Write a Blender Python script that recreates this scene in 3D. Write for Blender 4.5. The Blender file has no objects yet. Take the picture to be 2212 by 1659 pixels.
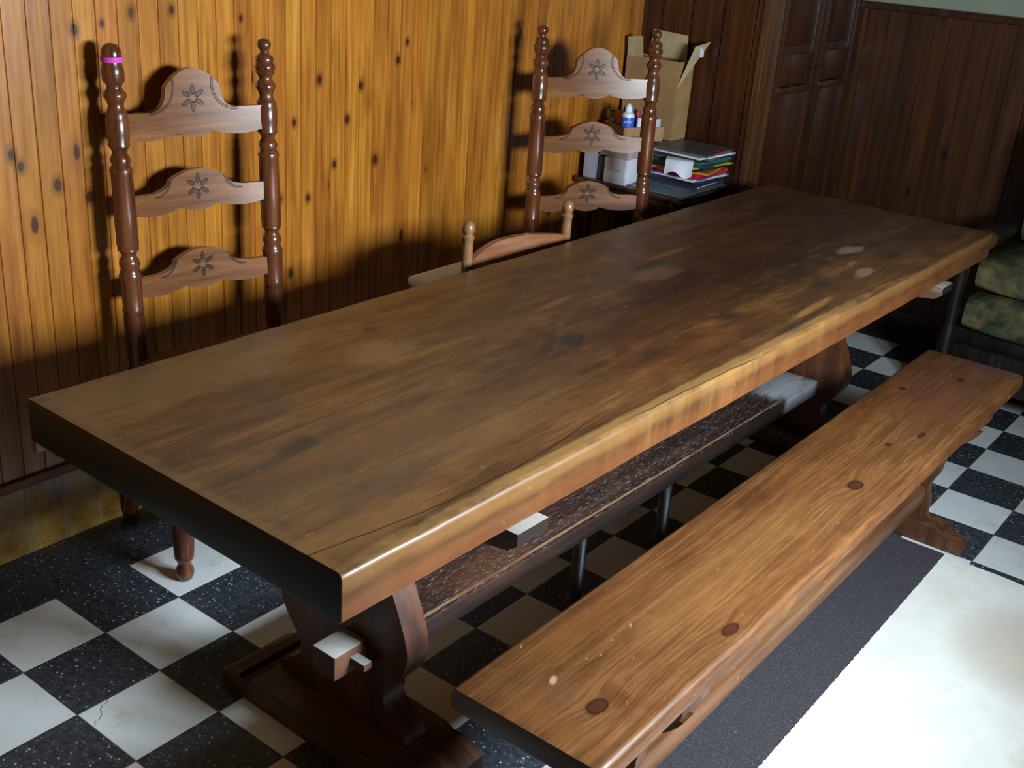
import bpy, bmesh, math, random
from mathutils import Vector, Matrix, noise
random.seed(7)
PI = math.pi
COL = bpy.context.scene.collection

# ------------------------------------------------------------------ nodes
def lin(c):
    return tuple((x/255/12.92 if x/255 <= .04045 else ((x/255+.055)/1.055)**2.4) for x in c)

class NB:
    def __init__(s, name):
        m = bpy.data.materials.new(name); m.use_nodes = True
        s.m = m; s.t = m.node_tree; s.bs = s.t.nodes['Principled BSDF']
        s.tc = s.t.nodes.new('ShaderNodeTexCoord')
        sp = s.t.nodes.new('ShaderNodeSeparateXYZ'); s.t.links.new(s.tc.outputs['Object'], sp.inputs[0])
        s.P = s.tc.outputs['Object']; s.X, s.Y, s.Z = sp.outputs
    def n(s, k): return s.t.nodes.new(k)
    def put(s, sock, v):
        if isinstance(v, bpy.types.NodeSocket): s.t.links.new(v, sock)
        elif isinstance(v, (tuple, list)) and len(v) == 3 and sock.type == 'RGBA': sock.default_value = (*v, 1)
        else: sock.default_value = v
    def M(s, op, a, b=0.0, c=0.0):
        n = s.n('ShaderNodeMath'); n.operation = op
        for i, v in enumerate((a, b, c)): s.put(n.inputs[i], v)
        return n.outputs[0]
    def add(s, a, b): return s.M('ADD', a, b)
    def sub(s, a, b): return s.M('SUBTRACT', a, b)
    def mul(s, a, b): return s.M('MULTIPLY', a, b)
    def step(s, v, lo, hi):
        n = s.n('ShaderNodeMapRange'); n.interpolation_type = 'SMOOTHSTEP'
        s.put(n.inputs[0], v); n.inputs[1].default_value = lo; n.inputs[2].default_value = hi
        return n.outputs[0]
    def below(s, v, lo, hi):            # 1 under lo, 0 above hi
        return s.sub(1.0, s.step(v, lo, hi))
    def vec(s, x, y, z=0.0):
        n = s.n('ShaderNodeCombineXYZ')
        for i, v in enumerate((x, y, z)): s.put(n.inputs[i], v)
        return n.outputs[0]
    def noise(s, v, scale=1.0, detail=3.0, rough=.55, color=False):
        n = s.n('ShaderNodeTexNoise'); s.put(n.inputs['Vector'], v)
        n.inputs['Scale'].default_value = scale; n.inputs['Detail'].default_value = detail
        n.inputs['Roughness'].default_value = rough
        return n.outputs['Color' if color else 'Fac']
    def white(s, v):
        n = s.n('ShaderNodeTexWhiteNoise'); n.noise_dimensions = '3D'; s.put(n.inputs[0], v)
        return n.outputs[0]
    def voro(s, v, scale=1.0, rnd=1.0, out='Distance'):
        n = s.n('ShaderNodeTexVoronoi'); s.put(n.inputs['Vector'], v)
        n.inputs['Scale'].default_value = scale; n.inputs['Randomness'].default_value = rnd
        return n.outputs[out]
    def ramp(s, f, stops):
        n = s.n('ShaderNodeValToRGB'); s.put(n.inputs[0], f)
        e = n.color_ramp.elements
        while len(e) < len(stops): e.new(.5)
        for q, (p, c) in zip(e, stops): q.position = p; q.color = (*c, 1)
        return n.outputs[0]
    def mix(s, f, a, b, mode='MIX'):
        n = s.n('ShaderNodeMix'); n.data_type = 'RGBA'; n.blend_type = mode
        s.put(n.inputs[0], f); s.put(n.inputs[6], a); s.put(n.inputs[7], b)
        return n.outputs[2]
    def gauss(s, x, y, cx, cy, rx, ry, rot=0.0):   # normalised squared distance
        dx, dy = s.sub(x, cx), s.sub(y, cy)
        if rot:
            c, q = math.cos(rot), math.sin(rot)
            dx, dy = s.add(s.mul(dx, c), s.mul(dy, q)), s.sub(s.mul(dy, c), s.mul(dx, q))
        dx, dy = s.M('DIVIDE', dx, rx), s.M('DIVIDE', dy, ry)
        return s.add(s.mul(dx, dx), s.mul(dy, dy))
    def bump(s, h, strength=.3, dist=.002):
        n = s.n('ShaderNodeBump'); s.put(n.inputs['Height'], h)
        n.inputs['Strength'].default_value = strength; n.inputs['Distance'].default_value = dist
        s.t.links.new(n.outputs[0], s.bs.inputs['Normal'])
    def out(s, color, rough=.5, spec=.5, coat=0.0, metal=0.0, coat_rough=.1):
        s.put(s.bs.inputs['Base Color'], color); s.put(s.bs.inputs['Roughness'], rough)
        s.bs.inputs['Specular IOR Level'].default_value = spec
        s.bs.inputs['Coat Weight'].default_value = coat; s.bs.inputs['Coat Roughness'].default_value = coat_rough
        s.bs.inputs['Metallic'].default_value = metal
        return s.m

def plain(name, rgb, rough=.5, spec=.5, metal=0.0, var=.12, scale=30, coat=0.0):
    b = NB(name); c = lin(rgb)
    f = b.noise(b.P, scale, 3)
    col = b.ramp(f, [(.3, tuple(x*(1-var) for x in c)), (.7, tuple(min(1, x*(1+var)) for x in c))])
    return b.out(col, rough, spec, coat, metal)

def wood(name, dark, mid, light, axis='X', fine=60, stretch=2.2, rough=.42, spec=.5, coat=0.0, knots=(),
         marks=(), planks=None, blotch=.5, bumps=.25, rings=0.0, dust=0.0, end=None, coat_rough=.12, hook=None, ringamp=9, ringst=.5, speck=.5, iso=0.0, dlo=.45, dhi=.62, fiber=0.0, scr=0.0, seam=.75):
    """grain runs along axis; knots (a, c, ra, rc) ; marks (a, c, ra, rc, rot, colour, strength)"""
    b = NB(name)
    a, c, d = {'X': (b.X, b.Y, b.Z), 'Y': (b.Y, b.X, b.Z), 'Z': (b.Z, b.X, b.Y)}[axis]
    dark, mid, light = lin(dark), lin(mid), lin(light)
    warp = b.noise(b.vec(b.mul(a, 1.3), b.mul(c, 5), b.mul(d, 5)), 1, 2)
    f = b.add(c, b.mul(warp, .05))
    for k in knots:
        g = b.M('EXPONENT', b.mul(b.gauss(a, c, k[0], k[1], k[2]*3.2, k[3]*2.6), -1.0))
        f = b.add(f, b.mul(g, k[3]*1.5))
    pl = 0.0
    if planks:
        for q in planks: pl = b.add(pl, b.M('GREATER_THAN', c, q))
        f = b.add(f, b.mul(pl, 3.7))
    g1 = b.noise(b.vec(b.mul(a, stretch), b.mul(f, fine), b.mul(d, fine*.6)), 1, 5, .6)
    col = b.ramp(g1, [(.28, dark), (.5, mid), (.74, light)])
    if rings:
        w = b.M('SINE', b.add(b.mul(f, rings), b.mul(b.noise(b.vec(b.mul(a, 2.5), b.mul(c, 9), d), 1, 3), ringamp)))
        w = b.step(w, .1, 1.0)
        col = b.mix(b.mul(w, ringst), col, tuple(x*.42 for x in mid))
    if iso:
        i2 = b.noise(b.vec(b.mul(a, 6), b.mul(c, 15), d), 1, 6, .68)
        col = b.mix(iso, col, b.ramp(i2, [(.3, dark), (.5, mid), (.72, light)]))
    bl = b.noise(b.vec(b.mul(a, 2.2), b.mul(c, 5.5), d), 1, 4, .6)
    sh = b.ramp(bl, [(.3, (1-blotch,)*3), (.55, (1, 1, 1)), (.75, (1+blotch*.35, 1+blotch*.3, 1+blotch*.2))])
    col = b.mix(1.0, col, sh, 'MULTIPLY')
    if fiber:
        fb = b.noise(b.vec(b.mul(a, 7), b.mul(f, 260), b.mul(d, 60)), 1, 3, .6)
        fv = b.add(1-fiber*.55, b.mul(b.step(fb, .30, .66), fiber*.8))
        fb2 = b.noise(b.vec(b.mul(a, 30), b.mul(c, 75), b.mul(d, 60)), 1, 5, .75)
        fv = b.mul(fv, b.add(1-fiber*.45, b.mul(fb2, fiber*.9)))
        col = b.mix(1.0, col, b.vec(fv, fv, fv), 'MULTIPLY')
    if planks:
        tn = b.add(.86, b.mul(b.white(b.vec(pl, 3.1, 1.7)), .3))
        col = b.mix(1.0, col, b.vec(tn, tn, tn), 'MULTIPLY')
        for q in planks:
            dd = b.M('ABSOLUTE', b.sub(b.add(c, b.mul(b.noise(b.vec(b.mul(a, 3), 0, 0), 1, 1), .004)), q))
            col = b.mix(b.mul(b.below(dd, .0006, .0026), seam), col, tuple(x*.25 for x in dark))
    wob = b.mul(b.sub(b.noise(b.vec(b.mul(a, 14), b.mul(c, 40), d), 1, 4, .65), .5), 3.0)
    for (ka, kc, ra, rc, rot, rgb, st) in marks:
        g = b.add(b.gauss(a, c, ka, kc, ra, rc, rot), wob)
        col = b.mix(b.mul(b.below(g, .1, 1.6), st), col, lin(rgb))
    for k in knots:
        g = b.add(b.gauss(a, c, k[0], k[1], k[2], k[3]), b.mul(wob, .12))
        col = b.mix(b.mul(b.below(g, .5, 2.4), .85), col, tuple(x*y for x, y in zip(dark, (.75, .5, .45))))
        rim = b.M('ABSOLUTE', b.sub(g, 1.0))
        col = b.mix(b.mul(b.below(rim, .05, .4), .7), col, tuple(x*.25 for x in dark))
    sc = b.noise(b.vec(b.mul(a, 40), b.mul(c, 90), b.mul(d, 60)), 1, 2)
    col = b.mix(b.mul(b.step(sc, .70, .78), speck), col, tuple(min(1, x*2.2) for x in light))
    if scr:      # thin pale scratches
        for k, (ra, sa, sc_) in enumerate(((.35, 26, 260), (-.5, 30, 300), (1.1, 34, 280))):
            p1 = b.add(b.mul(a, math.cos(ra)), b.mul(c, math.sin(ra))); p2 = b.sub(b.mul(c, math.cos(ra)), b.mul(a, math.sin(ra)))
            q = b.noise(b.vec(b.mul(p1, sa), b.mul(p2, sc_), k*7.0), 1, 1)
            col = b.mix(b.mul(b.step(q, .80, .84), scr), col, tuple(min(1, x*2.0) for x in light))
    if dust:  # greys upward faces: dust, plus top light and glints put into the colour
        du = b.noise(b.vec(b.mul(a, 45), b.mul(c, 260), b.mul(d, 45)), 1, 5, .75)
        ge = b.n('ShaderNodeNewGeometry'); s2 = b.n('ShaderNodeSeparateXYZ'); b.t.links.new(ge.outputs['Normal'], s2.inputs[0])
        up = b.step(s2.outputs[2], .6, .95)
        col = b.mix(b.mul(b.mul(b.step(du, dlo, dhi), up), dust), col, lin((185, 185, 180)))
    if end:                                   # end grain on the faces across the axis
        ge = b.n('ShaderNodeNewGeometry')
        vt = b.n('ShaderNodeVectorTransform'); vt.vector_type = 'NORMAL'; vt.convert_from = 'WORLD'; vt.convert_to = 'OBJECT'
        b.t.links.new(ge.outputs['Normal'], vt.inputs[0])
        s2 = b.n('ShaderNodeSeparateXYZ'); b.t.links.new(vt.outputs[0], s2.inputs[0])
        na = b.M('ABSOLUTE', s2.outputs['XYZ'.index(axis)])
        col = b.mix(b.step(na, .6, .9), col, lin(end))
    if hook: col = hook(b, col)
    r = b.add(rough-.1, b.mul(b.noise(b.P, 22, 4), .2))
    b.bump(g1, bumps, .0012)
    return b.out(col, r, spec, coat, 0.0, coat_rough)

# ------------------------------------------------------------------ mesh helpers
def new(): return bmesh.new()
def bx(bm, x0, x1, y0, y1, z0, z1, bev=0.0, seg=2, M=None):
    r = bmesh.ops.create_cube(bm, size=1.0)
    vs = r['verts']
    for v in vs:
        v.co = Vector(((x0+x1)/2+v.co.x*(x1-x0), (y0+y1)/2+v.co.y*(y1-y0), (z0+z1)/2+v.co.z*(z1-z0)))
    if bev > 0:
        es = list({e for v in vs for e in v.link_edges})
        rr = bmesh.ops.bevel(bm, geom=es, offset=bev, segments=seg, profile=.5, affect='EDGES')
        vs = list({v for f in rr['faces'] for v in f.verts} | {v for v in vs if v.is_valid})
    if M is not None:
        for v in vs: v.co = M @ v.co
    return vs
def lathe(bm, prof, seg=20, M=None, cap=True):
    """prof [(r, z)...] round the z axis"""
    rings = []
    for r, z in prof:
        ring = []
        for i in range(seg):
            a = 2*PI*i/seg; p = Vector((r*math.cos(a), r*math.sin(a), z))
            ring.append(bm.verts.new(M @ p if M is not None else p))
        rings.append(ring)
    for A, B in zip(rings, rings[1:]):
        for i in range(seg):
            j = (i+1) % seg; bm.faces.new((A[i], A[j], B[j], B[i]))
    if cap: bm.faces.new(rings[0][::-1]); bm.faces.new(rings[-1])
def tube(bm, pts, rad, seg=10):
    pts = [Vector(p) for p in pts]; rings = []
    for i, p in enumerate(pts):
        t = (pts[min(i+1, len(pts)-1)]-pts[max(i-1, 0)]).normalized()
        a = Vector((0, 0, 1)) if abs(t.z) < .9 else Vector((1, 0, 0))
        u = t.cross(a).normalized(); v = t.cross(u)
        r = rad[i] if isinstance(rad, (list, tuple)) else rad
        rings.append([bm.verts.new(p+(u*math.cos(2*PI*k/seg)+v*math.sin(2*PI*k/seg))*r) for k in range(seg)])
    for A, B in zip(rings, rings[1:]):
        for k in range(seg):
            j = (k+1) % seg; bm.faces.new((A[k], A[j], B[j], B[k]))
    bm.faces.new(rings[0][::-1]); bm.faces.new(rings[-1])
def prism(bm, poly, t0, t1, plane='XZ', bev=0.0, bend=None):
    """poly outline extruded from t0 to t1 on the remaining axis"""
    def P(p, t):
        if plane == 'XZ': q = Vector((p[0], t, p[1]))
        elif plane == 'YZ': q = Vector((t, p[0], p[1]))
        else: q = Vector((p[0], p[1], t))
        return bend(q) if bend else q
    A = [bm.verts.new(P(p, t0)) for p in poly]; B = [bm.verts.new(P(p, t1)) for p in poly]
    fs = [bm.faces.new(A[::-1]), bm.faces.new(B)]
    n = len(poly)
    for i in range(n):
        j = (i+1) % n; fs.append(bm.faces.new((A[i], A[j], B[j], B[i])))
    if bev > 0:
        es = [e for f in fs[:2] for e in f.edges]
        bmesh.ops.bevel(bm, geom=list(set(es)), offset=bev, segments=2, profile=.5, affect='EDGES')
def strip(bm, top, bot, y0, y1, bend=None):
    """plate between the curves top[i] and bot[i] (x,z), thickness y0..y1"""
    def V(p, y):
        q = Vector((p[0], y, p[1])); return bm.verts.new(bend(q) if bend else q)
    R = [[V(t, y0), V(t, y1), V(b, y1), V(b, y0)] for t, b in zip(top, bot)]
    for A, B in zip(R, R[1:]):
        for i in range(4):
            j = (i+1) % 4; bm.faces.new((A[i], B[i], B[j], A[j]))
    bm.faces.new(R[0]); bm.faces.new(R[-1][::-1])
def obj(name, bm, mat, parent=None, smooth=35, loc=None, rot=None, label=None):
    bmesh.ops.recalc_face_normals(bm, faces=bm.faces[:])
    me = bpy.data.meshes.new(name); bm.to_mesh(me); bm.free()
    if mat: me.materials.append(mat)
    if smooth:
        me.shade_smooth()
        try: me.set_sharp_from_angle(angle=math.radians(smooth))
        except Exception: pass
    o = bpy.data.objects.new(name, me); COL.objects.link(o)
    if parent: o.parent = parent
    if loc is not None: o.location = loc
    if rot is not None: o.rotation_euler = rot
    if label: o['label'] = label
    return o
def tag(o, label, cat, group=None):
    o['label'] = label; o['category'] = cat
    if group: o['group'] = group
    return o
def thing(name, label, cat, loc=(0, 0, 0), rz=0.0, group=None):
    o = bpy.data.objects.new(name, None); COL.objects.link(o); o.empty_display_size = .1
    o.location = loc; o.rotation_euler = (0, 0, rz)
    return tag(o, label, cat, group)
def struct(name, bm, mat, parent=None, smooth=0, **k):
    o = obj(name, bm, mat, parent, smooth, **k)
    if not parent: o['kind'] = 'structure'
    return o
def copy_tree(o, parent=None):
    c = o.copy(); COL.objects.link(c); c.parent = parent
    for ch in [x for x in bpy.data.objects if x.parent == o]: copy_tree(ch, c)
    return c

# ------------------------------------------------------------------ room dimensions
YW, XB, XC, YC = .225, 3.57, 2.73, -.30      # left wall, back wall, cupboard front, cupboard side
X0, Y0, ZC = -2.2, -2.5, 2.4                 # front wall, window wall, ceiling
BW = .0565

# ------------------------------------------------------------------ setting materials
def floor_mat():
    b = NB('checker_tiles'); T = .2
    u, v = b.M('DIVIDE', b.X, T), b.M('DIVIDE', b.mul(b.Y, -1), T)
    fu, fv = b.M('FLOOR', u), b.M('FLOOR', v)
    par = b.M('FLOORED_MODULO', b.add(fu, fv), 2.0)
    par = b.mul(par, b.M('LESS_THAN', b.Y, 0.0)); par = b.mul(par, b.M('LESS_THAN', b.X, 3.4))
    rnd = b.white(b.vec(fu, fv, 1.0))
    # white marble-dust tiles
    n1 = b.noise(b.P, 9, 5, .6); n2 = b.noise(b.P, 190, 3, .7)
    wc = b.ramp(n1, [(.28, lin((206, 203, 186))), (.42, lin((224, 230, 230))), (.7, lin((232, 241, 245)))])
    wc = b.mix(b.mul(b.step(n2, .60, .70), .4), wc, lin((140, 128, 100)))
    tn = b.add(.88, b.mul(rnd, .14)); wc = b.mix(1.0, wc, b.vec(tn, tn, b.mul(tn, .99)), 'MULTIPLY')
    # black terrazzo tiles with pale chips
    c1 = b.voro(b.P, 75); c2 = b.voro(b.P, 170); big = b.noise(b.P, 10, 3)
    bc = b.ramp(b.noise(b.P, 60, 4, .7), [(.3, lin((27, 31, 37))), (.7, lin((66, 73, 81)))])
    pick = b.white(b.voro(b.P, 75, out='Position')); pick2 = b.white(b.voro(b.P, 170, out='Position'))
    bc = b.mix(b.mul(b.below(c1, .13, .26), b.mul(b.M('GREATER_THAN', pick, .55), .85)), bc, lin((178, 186, 190)))
    bc = b.mix(b.mul(b.below(c2, .16, .32), b.mul(b.M('GREATER_THAN', pick2, .62), .65)), bc, lin((150, 160, 168)))
    bc = b.mix(b.mul(b.step(big, .55, .75), .35), bc, lin((70, 78, 88)))
    col = b.mix(par, bc, wc)
    # joints
    ju = b.M('ABSOLUTE', b.sub(b.M('FRACT', b.add(u, .5)), .5)); jv = b.M('ABSOLUTE', b.sub(b.M('FRACT', b.add(v, .5)), .5))
    j = b.below(b.M('MINIMUM', ju, jv), .004, .011)
    col = b.mix(b.mul(j, .8), col, lin((62, 52, 46)))
    # a hairline crack across one white tile
    ax, ay, bx_, by = -.105, -.385, -.195, -.452
    L = math.hypot(bx_-ax, by-ay); ux, uy = (bx_-ax)/L, (by-ay)/L
    dx, dy = b.sub(b.X, ax), b.sub(b.Y, ay)
    t = b.add(b.mul(dx, ux), b.mul(dy, uy))
    w = b.mul(b.sub(b.noise(b.vec(b.mul(t, 28), 0, 0), 1, 4), .5), .05)
    d = b.M('ABSOLUTE', b.add(b.sub(b.mul(dx, -uy), b.mul(dy, -ux)), w))
    on = b.mul(b.M('GREATER_THAN', t, 0.0), b.M('LESS_THAN', t, L))
    col = b.mix(b.mul(b.mul(b.below(d, .0004, .0016), on), b.mul(par, .8)), col, lin((70, 60, 48)))
    r = b.add(.30, b.mul(b.noise(b.P, 14, 4), .25))
    b.bump(b.sub(1.0, j), .4, .0015)
    return b.out(col, r, .45)

def boards_mat(name, tones, knot, axis, phase, rough=.28, var=.5, coat=.35, knots=()):
    """vertical matchboards: tone per board, streaky grain, scattered knots"""
    b = NB(name); a = b.X if axis == 'X' else b.Y
    k = b.M('FLOOR', b.M('DIVIDE', b.sub(a, phase), BW))
    r1 = b.white(b.vec(k, 2.3, .7)); r2 = b.white(b.vec(k, 9.1, 4.2))
    f = b.add(a, b.mul(r2, 5.0))
    g = b.noise(b.vec(b.mul(f, 75), b.mul(b.add(b.Z, b.mul(r1, 9)), 2.6), 0), 1, 5, .6)
    big = b.noise(b.vec(b.mul(f, 16), b.mul(b.add(b.Z, b.mul(r2, 5)), 2.4), 0), 1, 3)
    t = [lin(c) for c in tones]
    col = b.ramp(b.add(b.mul(g, .55), b.mul(big, .45)), [(.3, t[0]), (.47, t[1]), (.6, t[2]), (.74, t[3])])
    m = b.add(1-var*.5, b.mul(r1, var)); col = b.mix(1.0, col, b.vec(m, b.mul(m, b.add(.93, b.mul(r2, .12))), m), 'MULTIPLY')
    kc = lin(knot)
    kp = b.vec(b.mul(b.add(a, b.mul(r2, .3)), 14), b.mul(b.add(b.Z, b.mul(r1, 3.0)), 6.0), 0)
    d = b.voro(kp, 1.0); sel = b.white(b.voro(kp, 1.0, out='Position'))
    sz = b.add(.05, b.mul(sel, .09)); on = b.M('GREATER_THAN', sel, .72)
    kd = b.mul(b.sub(1.0, b.step(b.M('DIVIDE', d, sz), .7, 1.25)), on)
    halo = b.mul(b.sub(1.0, b.step(b.M('DIVIDE', d, sz), 1.0, 3.2)), on)
    col = b.mix(b.mul(halo, .45), col, tuple(x*.45+y*.35 for x, y in zip(t[1], kc)))
    for (kx, kz, s) in knots:
        q = b.gauss(a, b.Z, kx, kz, .0065*s, .010*s)
        col = b.mix(b.mul(b.below(q, .8, 6.0), .5), col, tuple(x*.5 for x in t[0]))
        kd = b.M('MAXIMUM', kd, b.below(q, .5, 1.4))
    col = b.mix(b.mul(kd, .9), col, kc)
    red = b.noise(b.vec(b.mul(f, 22), b.mul(b.add(b.Z, b.mul(r1, 2)), 3.3), 3), 1, 2)
    col = b.mix(b.mul(b.step(red, .60, .72), .45), col, tuple(x*.75*y for x, y in zip(t[1], (1, .6, .35))))
    rr = b.add(rough, b.mul(b.noise(b.P, 30, 3), .12))
    b.bump(b.add(b.mul(g, .2), b.noise(b.vec(b.mul(a, 60), b.mul(b.Z, 9), 0), 1, 2)), .16, .0015)
    return b.out(col, rr, .5, coat, 0, .15)

M_floor = floor_mat()
WK = [(.454,1.295,1.2),(.567,1.298,1.1),(.304,1.261,1.3),(.375,1.273,.8),(.955,.992,1.1),(1.049,1.102,1.3),(1.213,1.074,1.2),
      (1.277,.85,1.5),(1.006,.772,1.1),(1.109,.857,1.1),(1.159,.982,1.3),(.902,.784,1.1),(.126,1.0,1.3),(.145,.971,1.2),
      (.312,.878,1.4),(.777,1.273,.8),(.939,.56,1.3),(1.366,1.138,1.2),(1.404,1.189,1.0),(.231,.917,1.5)]
M_pine = boards_mat('varnished_pine_boards', [(96, 52, 14), (154, 94, 28), (176, 116, 40), (194, 140, 66)], (52, 20, 8), 'X', .1327, knots=WK, rough=.26, var=.34)
M_pine_dark = boards_mat('dark_stained_boards', [(40, 19, 7), (66, 34, 12), (82, 45, 16), (100, 60, 24)], (20, 9, 5), 'Y', .0, rough=.36, coat=.15)
M_cup = wood('cupboard_stain', (36, 15, 7), (62, 29, 11), (88, 48, 18), axis='Z', fine=70, stretch=1.6, rough=.34, coat=.15, blotch=.45)
M_cup2 = wood('cupboard_casing', (52, 30, 14), (84, 52, 26), (110, 72, 38), axis='Z', fine=60, stretch=1.6, rough=.34, blotch=.3)
M_rail = wood('wall_rail_wood', (70, 30, 16), (104, 50, 28), (128, 68, 40), axis='X', fine=60, rough=.4)
M_plaster = plain('pale_plaster', (160, 170, 150), .9, .2, scale=6, var=.05)
M_ceil = wood('dark_ceiling_boards', (50, 32, 18), (88, 60, 36), (112, 80, 50), axis='X', fine=30, rough=.6)  # unseen ceiling, given dark boards to cut the fill light
def skirt_mat():
    b = NB('mottled_skirting_tile')
    n1 = b.noise(b.P, 9, 5, .6); n2 = b.noise(b.add(0, 0) if False else b.P, 24, 4, .6)
    col = b.ramp(n1, [(.3, lin((118, 78, 30))), (.5, lin((176, 136, 66))), (.7, lin((200, 176, 108)))])
    col = b.mix(b.mul(b.step(n2, .5, .7), .35), col, lin((150, 86, 38)))
    j = b.M('ABSOLUTE', b.sub(b.M('FRACT', b.M('DIVIDE', b.add(b.X, .08), .1)), .5))
    jj = b.below(j, .012, .03)
    col = b.mix(jj, col, lin((150, 150, 138)))
    b.bump(b.sub(1.0, jj), .5, .002)
    return b.out(col, .22, .5)
M_skirt = skirt_mat()

M_wallw = plain('ochre_plaster', (150, 130, 100), .9, .2, scale=5, var=.08)  # unseen front and right walls, toned down to hold back bounce light
# ------------------------------------------------------------------ setting
bm = new(); bx(bm, X0-.1, XB+.1, Y0-.1, YW+.1, -.08, 0); struct('floor', bm, M_floor)
bm = new(); bx(bm, X0-.1, XB+.1, Y0-.1, YW+.1, ZC, ZC+.12)
struct('ceiling', bm, M_ceil)

def boards(bm, a0, a1, z0, z1, phase, face, sign, axis, depth=.018, w=BW):
    """matchboard sheet with V grooves; face = coordinate of the front, sign = direction of the room"""
    pts = [(a0, 0.0)]
    k = math.ceil((a0-phase)/w+1e-6)
    while phase+k*w < a1-.004:
        x = phase+k*w
        if x > a0+.004: pts += [(x-.0030, 0.0), (x-.0006, -.0035), (x+.0006, -.0035), (x+.0022, 0.0)]
        k += 1
    pts.append((a1, 0.0))
    def V(a, d, z):
        return bm.verts.new((a, face+sign*d, z) if axis == 'X' else (face+sign*d, a, z))
    lo = [V(a, d, z0) for a, d in pts]; hi = [V(a, d, z1) for a, d in pts]
    lb = [V(a, -depth, z0) for a, d in pts]; hb = [V(a, -depth, z1) for a, d in pts]
    for i in range(len(pts)-1):
        bm.faces.new((lo[i], lo[i+1], hi[i+1], hi[i])); bm.faces.new((lb[i], lb[i+1], hb[i+1], hb[i]))
        bm.faces.new((hi[i], hi[i+1], hb[i+1], hb[i])); bm.faces.new((lo[i], lo[i+1], lb[i+1], lb[i]))
    bm.faces.new((lo[0], hi[0], hb[0], lb[0])); bm.faces.new((lo[-1], hi[-1], hb[-1], lb[-1]))

bm = new(); bx(bm, X0-.1, XC+.02, YW+.018, YW+.12, 0, ZC); struct('wall_left', bm, M_plaster)
bm = new(); boards(bm, X0, XC, .212, 1.42, .1327, YW, -1, 'X'); struct('wall_left_boarding', bm, M_pine)
bm = new(); bx(bm, X0, XC, YW-.018, YW+.018, 1.42, 1.45, .004); struct('trim_1', bm, M_rail)
bm = new(); bx(bm, X0, XC, YW-.010, YW+.018, .186, .212, .003); struct('trim_2', bm, M_rail)
bm = new(); bx(bm, X0, XC, YW-.004, YW+.018, 0, .186); struct('baseboard_left', bm, M_skirt)
# back wall
bm = new(); bx(bm, XB+.018, XB+.12, Y0-.1, YC+.02, 0, ZC); struct('wall_back', bm, M_plaster)
bm = new(); boards(bm, Y0, YC, .09, 1.30, .0, XB, -1, 'Y', w=.085); struct('wall_back_boarding', bm, M_pine_dark)
bm = new(); bx(bm, XB-.022, XB+.018, Y0, YC, 1.30, 1.328, .004); struct('trim_3', bm, M_cup)
bm = new(); bx(bm, XB-.014, XB+.018, Y0, YC, 0, .09, .003); struct('baseboard_back', bm, M_cup)
# built-in cupboard that closes the corner
bm = new(); bx(bm, XC, XC+.03, YC, YW+.12, 0, ZC); boards(bm, YC+.004, YW, 0, ZC, .01, XC-.002, -1, 'Y', depth=.002, w=.13)
struct('wall_cupboard', bm, M_cup)
bm = new(); bx(bm, XC+.03, XB+.12, YC+.012, YC+.04, 0, ZC); struct('wall_cupboard_side', bm, M_cup)
bm = new(); bx(bm, XC-.004, XC+.10, YC-.008, YC+.012, 0, ZC, .003); bx(bm, XC-.010, XC+.004, YC-.008, YC+.022, 0, ZC, .004)
struct('trim_4', bm, M_cup2)
def leaf(n, x0, x1, knob_x):
    st = .05
    bm = new()
    bx(bm, x0, x0+st, YC-.012, YC+.012, .02, 2.05, .003); bx(bm, x1-st, x1, YC-.012, YC+.012, .02, 2.05, .003)
    for z0, z1 in ((.02, .16), (1.03, 1.145), (1.95, 2.05)): bx(bm, x0+st, x1-st, YC-.012, YC+.012, z0, z1, .003)
    d = struct('door_%d' % n, bm, M_cup, smooth=30)
    for z0, z1 in ((.16, 1.03), (1.145, 1.95)):
        b2 = new(); bx(b2, x0+st-.003, x1-st+.003, YC-.003, YC+.008, z0-.003, z1+.003)
        bx(b2, x0+st+.02, x1-st-.02, YC-.008, YC, z0+.03, z1-.03, .006); obj('door_panel', b2, M_cup, d, 30)
    b2 = new(); bx(b2, x0+st, x1-st, YC-.018, YC-.006, .995, 1.025, .005); obj('panel_moulding', b2, M_cup, d, 30)
    b2 = new(); lathe(b2, [(.003, 0), (.003, .008), (.006, .010), (.007, .015), (.004, .018)], 14, Matrix.Translation((knob_x, YC-.012, 1.085)) @ Matrix.Rotation(PI/2, 4, 'X'))
    obj('door_knob', b2, M_brass, d)
M_brass = plain('dull_brass', (84, 84, 62), .35, .5, metal=.8)
leaf(1, XC+.10, 3.20, 3.17); leaf(2, 3.205, XB-.02, 3.24)

# window wall with its small window, and front wall, both out of frame
DX0, DX1, DZ0, DZ = .25, 1.10, 1.08, 1.52
bm = new(); bx(bm, X0-.1, DX0, Y0-.12, Y0, 0, ZC); bx(bm, DX1, XB+.1, Y0-.12, Y0, 0, ZC); bx(bm, DX0, DX1, Y0-.12, Y0, DZ, ZC); bx(bm, DX0, DX1, Y0-.12, Y0, 0, DZ0)
struct('wall_right', bm, M_wallw)
bm = new(); bx(bm, X0-.1, X0, Y0-.1, YW+.1, 0, ZC); struct('wall_front', bm, M_wallw)
M_white = plain('white_paint', (228, 228, 222), .4, .5, var=.03)
def glass():
    m = bpy.data.materials.new('window_glass'); m.use_nodes = True; t = m.node_tree
    for n in list(t.nodes): t.nodes.remove(n)
    o = t.nodes.new('ShaderNodeOutputMaterial'); g = t.nodes.new('ShaderNodeBsdfGlossy'); g.inputs['Roughness'].default_value = .02
    tr = t.nodes.new('ShaderNodeBsdfTransparent'); mx = t.nodes.new('ShaderNodeMixShader'); mx.inputs[0].default_value = .06
    t.links.new(tr.outputs[0], mx.inputs[1]); t.links.new(g.outputs[0], mx.inputs[2]); t.links.new(mx.outputs[0], o.inputs[0])
    return m
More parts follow.
